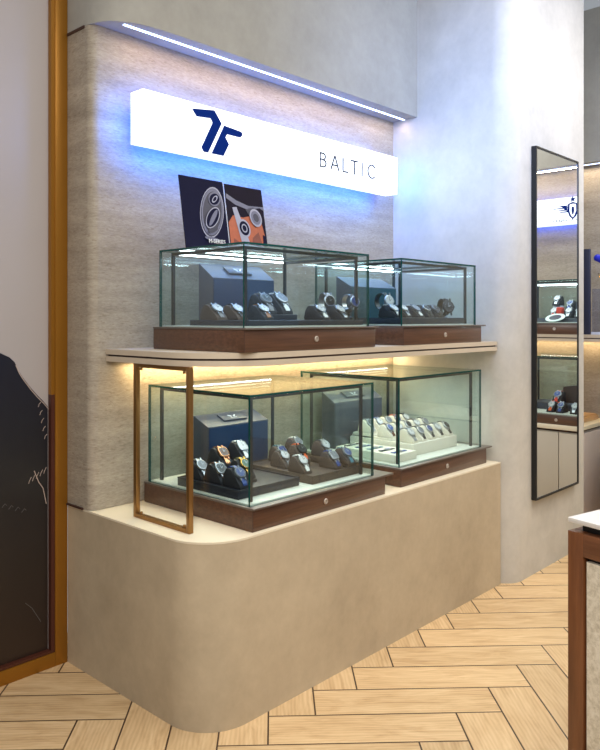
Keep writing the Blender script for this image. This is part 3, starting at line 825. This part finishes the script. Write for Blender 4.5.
for s in (1, -1):
    for k, (ln, zz) in enumerate(((.125, .02), (.16, .005), (.13, -.012), (.105, -.027))):
        prism(bm, [(ex+s*.042, ez+zz+.0), (ex+s*ln, ez+zz+.002), (ex+s*(ln+.012), ez+zz+.006), (ex+s*.042, ez+zz+.010)], -.004, -.0005, 'y')
    prism(bm, [(ex+s*.042, ez-.02), (ex+s*.07, ez+.0), (ex+s*.10, ez+.032), (ex+s*.05, ez+.028)], -.0045, -.0041, 'y')
fin('emblem_wings', bm, 'logo_navy', sg2)
for k, ch in enumerate('MIH CA HNARE'):
    if ch != ' ': fin('letter', text_bm(ch, .034, Matrix.Translation((ex-.14+k*.0265, -.002, .016)) @ Matrix.Rotation(R(90), 4, 'X')), 'letter_grey', sg2)

# things in the far cases (world X 5.45+, Y 1.0-1.8)
E1, E2 = 1.4685, .7685
def ewatch(y, z, st, cs, dl, ds, wh, x=5.55, **k): watch(x, y, z, st, cs, dl, ds, wh, rz=R(-90), **k)
pm = Matrix.Translation((5.53, 1.375, E1+.030)) @ Matrix.Rotation(R(-24), 4, 'Y')
bm = bmesh.new(); lathe(bm, [(.045, 0), (.072, .002), (.075, .005), (.072, .008), (.045, .006), (.042, .003)], 30, pm)
dish = tag(fin('ring_dish', bm, 'ring_white'), 'white ring-shaped dish with dark centre, far upper case in mirror', 'dish')
bm = bmesh.new(); lathe(bm, [(.046, .0065), (.046, .0085)], 30, pm); fin('dark_centre', bm, 'tray_navy', dish)
simple('pale_pedestal', B(-.03, .03, -.035, .035, 0, .10, bev=.003), 'card_edge', 'pale square pedestal at the left of the far upper case in mirror', 'pedestal', (5.80, 1.285, E1+.0305))
simple('dark_box', B(-.03, .03, -.05, .05, 0, .06, bev=.004), 'teal_front', 'dark teal box behind watches, far upper case in mirror', 'box', (5.80, 1.39, E1+.0305))
ewatch(1.285, E1+.131, 'steel', 'steel', 'dial_white', 'steel watch on pale pedestal', 'far upper case in mirror', x=5.80)
ewatch(1.39, E1+.091, 'blue_leather', 'steel', 'dial_blue', 'blue watch on dark box', 'far upper case in mirror', x=5.80)
simple('orange_pouch', B(-.03, .03, -.022, .022, 0, .085, bev=.008), 'red_rubber', 'small orange-red pouch in the far upper case, seen in the mirror', 'pouch', (5.62, 1.375, E1+.0305))
tray('grey platform inside the far upper case', 5.58, 5.90, 1.10, 1.76, E1, .03, 'charcoal_block', rim=0)
slant_block('grey slanted block inside the far upper case', 5.70, 5.86, 1.47, 1.70, E1+.0305, E1+.16, E1+.19, logo=False)
ewatch(1.44, E1+.0305, 'steel', 'steel', 'dial_white', 'steel watch', 'centre, far upper case in mirror', x=5.66)
ewatch(1.53, E1+.0305, 'white_rubber', 'steel', 'dial_grey', 'white strapped watch', 'right, far upper case in mirror', x=5.64)
ewatch(1.32, E1+.0305, 'red_rubber', 'steel', 'dial_white', 'red strapped watch', 'left, far upper case in mirror', x=5.66)
tray('grey platform inside the far lower case', 5.66, 5.90, 1.10, 1.76, E2, .055, 'charcoal_block', rim=0)
slant_block('dark wide block at the back of the far lower case', 5.76, 5.89, 1.34, 1.62, E2+.0555, E2+.18, E2+.22, 'brown_cushion', 'charcoal_block', False)
ewatch(1.345, E2+.0065-.006, 'orange_rubber', 'steel', 'dial_white', 'orange strapped white watch', 'left, far lower case in mirror', x=5.56)
ewatch(1.42, E2, 'blue_leather', 'steel', 'dial_blue', 'blue watch', 'centre, far lower case in mirror', x=5.56)
ewatch(1.53, E2, 'steel', 'steel', 'dial_white', 'round white-dial steel watch', 'right, far lower case in mirror', x=5.56)
ewatch(1.335, E2+.0555, 'red_rubber', 'steel', 'dial_blue', 'red strapped blue-dial watch', 'raised, far lower case in mirror', x=5.70, scale=1.2)
simple('orange_box', B(-.03, .03, -.03, .03, 0, .07, bev=.003), 'orange_rubber', 'small orange box in the far lower case, seen in the mirror', 'box', (5.63, 1.345, E2+.0005))

# directly visible far shelf items beyond the column
simple('standing_panel', B(-.012, .012, -.028, .028, 0, .64, bev=.002), 'panel_navy', 'tall dark navy panel standing on the far shelf just beyond the column', 'panel', (5.50, 2.186, 1.3765))
ab = thing('acrylic_display_box', 'clear lilac-tinted acrylic box on the far shelf at the right edge', 'display box', (5.60, 2.04, 1.3765))
fin('box_shell', B(-.10, .10, -.105, .105, .02, .34), 'acrylic', ab); fin('box_base', B(-.105, .105, -.11, .11, 0, .0195), 'card_edge', ab)
tag(fin('grey_pedestal', B(-.05, .05, -.06, .06, 0, .22, bev=.004), 'card_edge', None, (5.60, 2.04, 1.3975)), 'grey pedestal inside the clear acrylic box on the far shelf', 'pedestal')
sc_ = thing('gilt_sculpture', 'small gilt twig sculpture with a bright blue rounded tip on the acrylic box', 'sculpture', (5.55, 2.06, 1.717))
bm = bmesh.new(); tube(bm, [(0, 0, 0), (0, .01, .05), (.0, -.015, .10), (0, -.02, .17)], [.012, .008, .007, .006], 8)
tube(bm, [(0, .01, .05), (0, .05, .09), (0, .055, .12)], [.006, .005, .003], 6); tube(bm, [(0, -.015, .10), (0, .03, .14)], [.006, .003], 6)
fin('twig', bm, 'gold', sc_)
bm = bmesh.new(); tube(bm, [(0, .085, .245), (0, .075, .238), (0, .04, .222), (0, -.0, .20), (0, -.01, .195)], [.012, .026, .028, .026, .012], 12); fin('blue_tip', bm, 'blue_cap', sc_)
bm = bmesh.new(); tube(bm, [(0, -.02, .17), (0, .01, .20)], .006, 8); fin('stem', bm, 'gold', sc_)
wb = thing('wooden_plinth', 'low light brown wooden plinth on the far cabinet at the right edge', 'plinth', (5.45, 2.27, .6905))
fin('plinth_body', B(0, .50, 0, .40, 0, .035, bev=.002), 'oak_light', wb)
fin('plinth_top', B(.01, .49, .01, .39, .0355, .045), 'oak_light', wb)

# ------------------------------------------------------------------ foreground counter at the right
ct = thing('retail_counter', 'foreground counter with white slab, brown wood frame and speckled stone inset, bottom right', 'counter', (2.175, .921, 0), R(-13.3))
CL, CD = .95, .62
fin('countertop', B(0, CD, -CL, 0, .886, .90, bev=.001), 'counter_white', ct)
fin('recess', B(.03, CD-.03, -CL+.03, -.03, .861, .8855), 'mirror_frame_black', ct)
fin('body_core', B(.031, CD-.001, -CL+.001, -.001, 0, .8605), 'walnut_upright', ct)
fin('frame_stile', B(.0, .0305, -.052, -.0, 0, .8605, bev=.001), 'walnut_upright', ct)
fin('frame_stile', B(.0, .0305, -CL, -CL+.052, 0, .8605, bev=.001), 'walnut_upright', ct)
fin('frame_rail', B(.0, .0305, -CL+.0525, -.0525, .793, .8605, bev=.001), 'walnut_side', ct)
fin('frame_rail', B(.0, .0305, -CL+.0525, -.0525, 0, .07, bev=.001), 'walnut_side', ct)
fin('shadow_gap', B(.022, .0305, -CL+.0525, -.0525, .0705, .7925), 'mirror_frame_black', ct)
fin('stone_panel', B(.006, .0215, -CL+.060, -.060, .078, .780), 'speckled_stone', ct)
cr, sr = math.cos(R(-13.3)), math.sin(R(-13.3))
lx, ly = .155, -.05
display_case('foreground glass case on the white counter at the right edge', (2.175+cr*lx-sr*(ly-.45), .921+sr*lx+cr*(ly-.45), .9005), R(-13.3), .42, .45, .075, (.03, .39, .03, .42), .45, lipr=.014)

# ------------------------------------------------------------------ lights
w_ = bpy.data.worlds.new('world'); SC.world = w_; w_.use_nodes = True
bg = w_.node_tree.nodes['Background']; bg.inputs[0].default_value = (.86, .92, 1.0, 1); bg.inputs[1].default_value = .36
def area(name, loc, rot, sx, sy, pw, rgb, spread=180):
    l = bpy.data.lights.new(name, 'AREA'); l.shape = 'RECTANGLE'; l.size = sx; l.size_y = sy; l.energy = pw; l.color = rgb; l.spread = R(spread)
    o = bpy.data.objects.new(name, l); COL.objects.link(o); o.location = loc; o.rotation_euler = rot; return o
def aim(o, tgt): o.rotation_euler = (Vector(tgt)-o.location).to_track_quat('-Z', 'Y').to_euler()
WARM = (1, .90, .76); NEU = (1, .95, .88)
area('unseen_overhead_light', (1.2, .4, 3.7), (0, 0, 0), 2.2, 2.2, 55, NEU)
area('unseen_overhead_light', (4.0, .4, 3.7), (0, 0, 0), 2.0, 2.0, 52, NEU)
for (x, y, tx, ty, e) in ((3.3, 1.0, 3.5, 1.6, 26), (2.2, 1.1, 2.4, 1.4, 20), (1.2, 1.6, 1.4, 2.2, 20), (4.2, 1.0, 4.6, 1.5, 16)):
    l = bpy.data.lights.new('ceiling_spot', 'SPOT'); l.energy = e*4; l.color = WARM; l.spot_size = R(40); l.spot_blend = .7; l.shadow_soft_size = .06
    o = bpy.data.objects.new('ceiling_spot', l); COL.objects.link(o); o.location = (x, y, 3.7); aim(o, (tx, ty, 0))
o = area('side_wall_fill_light', (1.6, .9, 3.2), (0, 0, 0), .6, .6, 7, (.20, .42, 1), 50); aim(o, (3.81, 2.25, 2.55))  # added unseen blue fill, tints the side wall
area('cove_light', (2.78, 2.652, ZC-.012), (0, 0, 0), 2.0, .02, 2.6, (1, .66, .34))
area('cove_light', (5.92, 1.2, ZC-.012), (0, 0, 0), .02, 3.4, 9, (1, .80, .55))
area('under_shelf_light', (2.8, 2.69, 1.306), (0, 0, 0), 1.95, .03, 9.0, (1, .74, .38))
area('under_shelf_light', (5.95, 1.3, 1.316), (0, 0, 0), .03, 3.1, 7, (1, .74, .42))
area('sign_glow', (2.70, 2.55, 2.34), (R(-90), 0, 0), 1.75, .2, 10, (.36, .56, 1))
BL = (.04, .24, 1)
o = area('counter_fill_light', (-.6, -.4, 2.6), (0, 0, 0), 1, 1, 22, (1, .95, .88)); aim(o, (2.1, .6, .6))
o = area('sign_halo', (2.70, 2.645, 2.228), (0, 0, 0), 1.75, .03, 6, BL); aim(o, (2.70, 2.80, 2.02))
o = area('sign_halo', (2.70, 2.645, 2.466), (0, 0, 0), 1.75, .03, 2.6, BL); aim(o, (2.70, 2.76, 2.62))
o = area('sign_halo', (3.63, 2.62, 2.34), (0, 0, 0), .03, .2, 1.2, BL); aim(o, (3.9, 2.60, 2.30))
o = area('sign_halo', (1.79, 2.62, 2.34), (0, 0, 0), .03, .2, .7, BL); aim(o, (1.70, 2.76, 2.34))
o = area('front_fill_light', (-.6, -1.2, 3.2), (0, 0, 0), 2, 1.4, 50, (1, .95, .88)); aim(o, (2.2, 2.1, .6))
o = area('unseen_overhead_light', (5.3, .6, 3.7), (0, 0, 0), 1, 1, 30, NEU)  # added overhead fill to lift the shaded far cabinets
o = area('cool_fill_light', (3.2, -2.4, 3.3), (0, 0, 0), 1.6, 1.2, 15, (.56, .68, 1), 50); aim(o, (4.2, 2.0, 3.3))
for (x, z) in ((2.31, 1.18), (3.31, 1.18), (2.27, 1.765), (3.26, 1.765)):
    area('case_light', (x, 2.36, z), (0, 0, 0), .62, .45, 2.8 if z < 1.5 else 1.6, (.84, .97, 1) if z < 1.5 else (.42, .68, 1))
area('case_light', (5.68, 1.42, 1.765), (0, 0, 0), .4, .7, 1.4, (.9, .97, 1)); area('case_light', (5.68, 1.42, 1.18), (0, 0, 0), .4, .7, 1.4, (.9, .97, 1))

SC.view_settings.view_transform = 'Standard'
SC.view_settings.look = 'None'
SC.cycles.transparent_max_bounces = 32
SC.cycles.max_bounces = 10
SC.cycles.use_denoising = True
SC.cycles.sample_clamp_indirect = 4
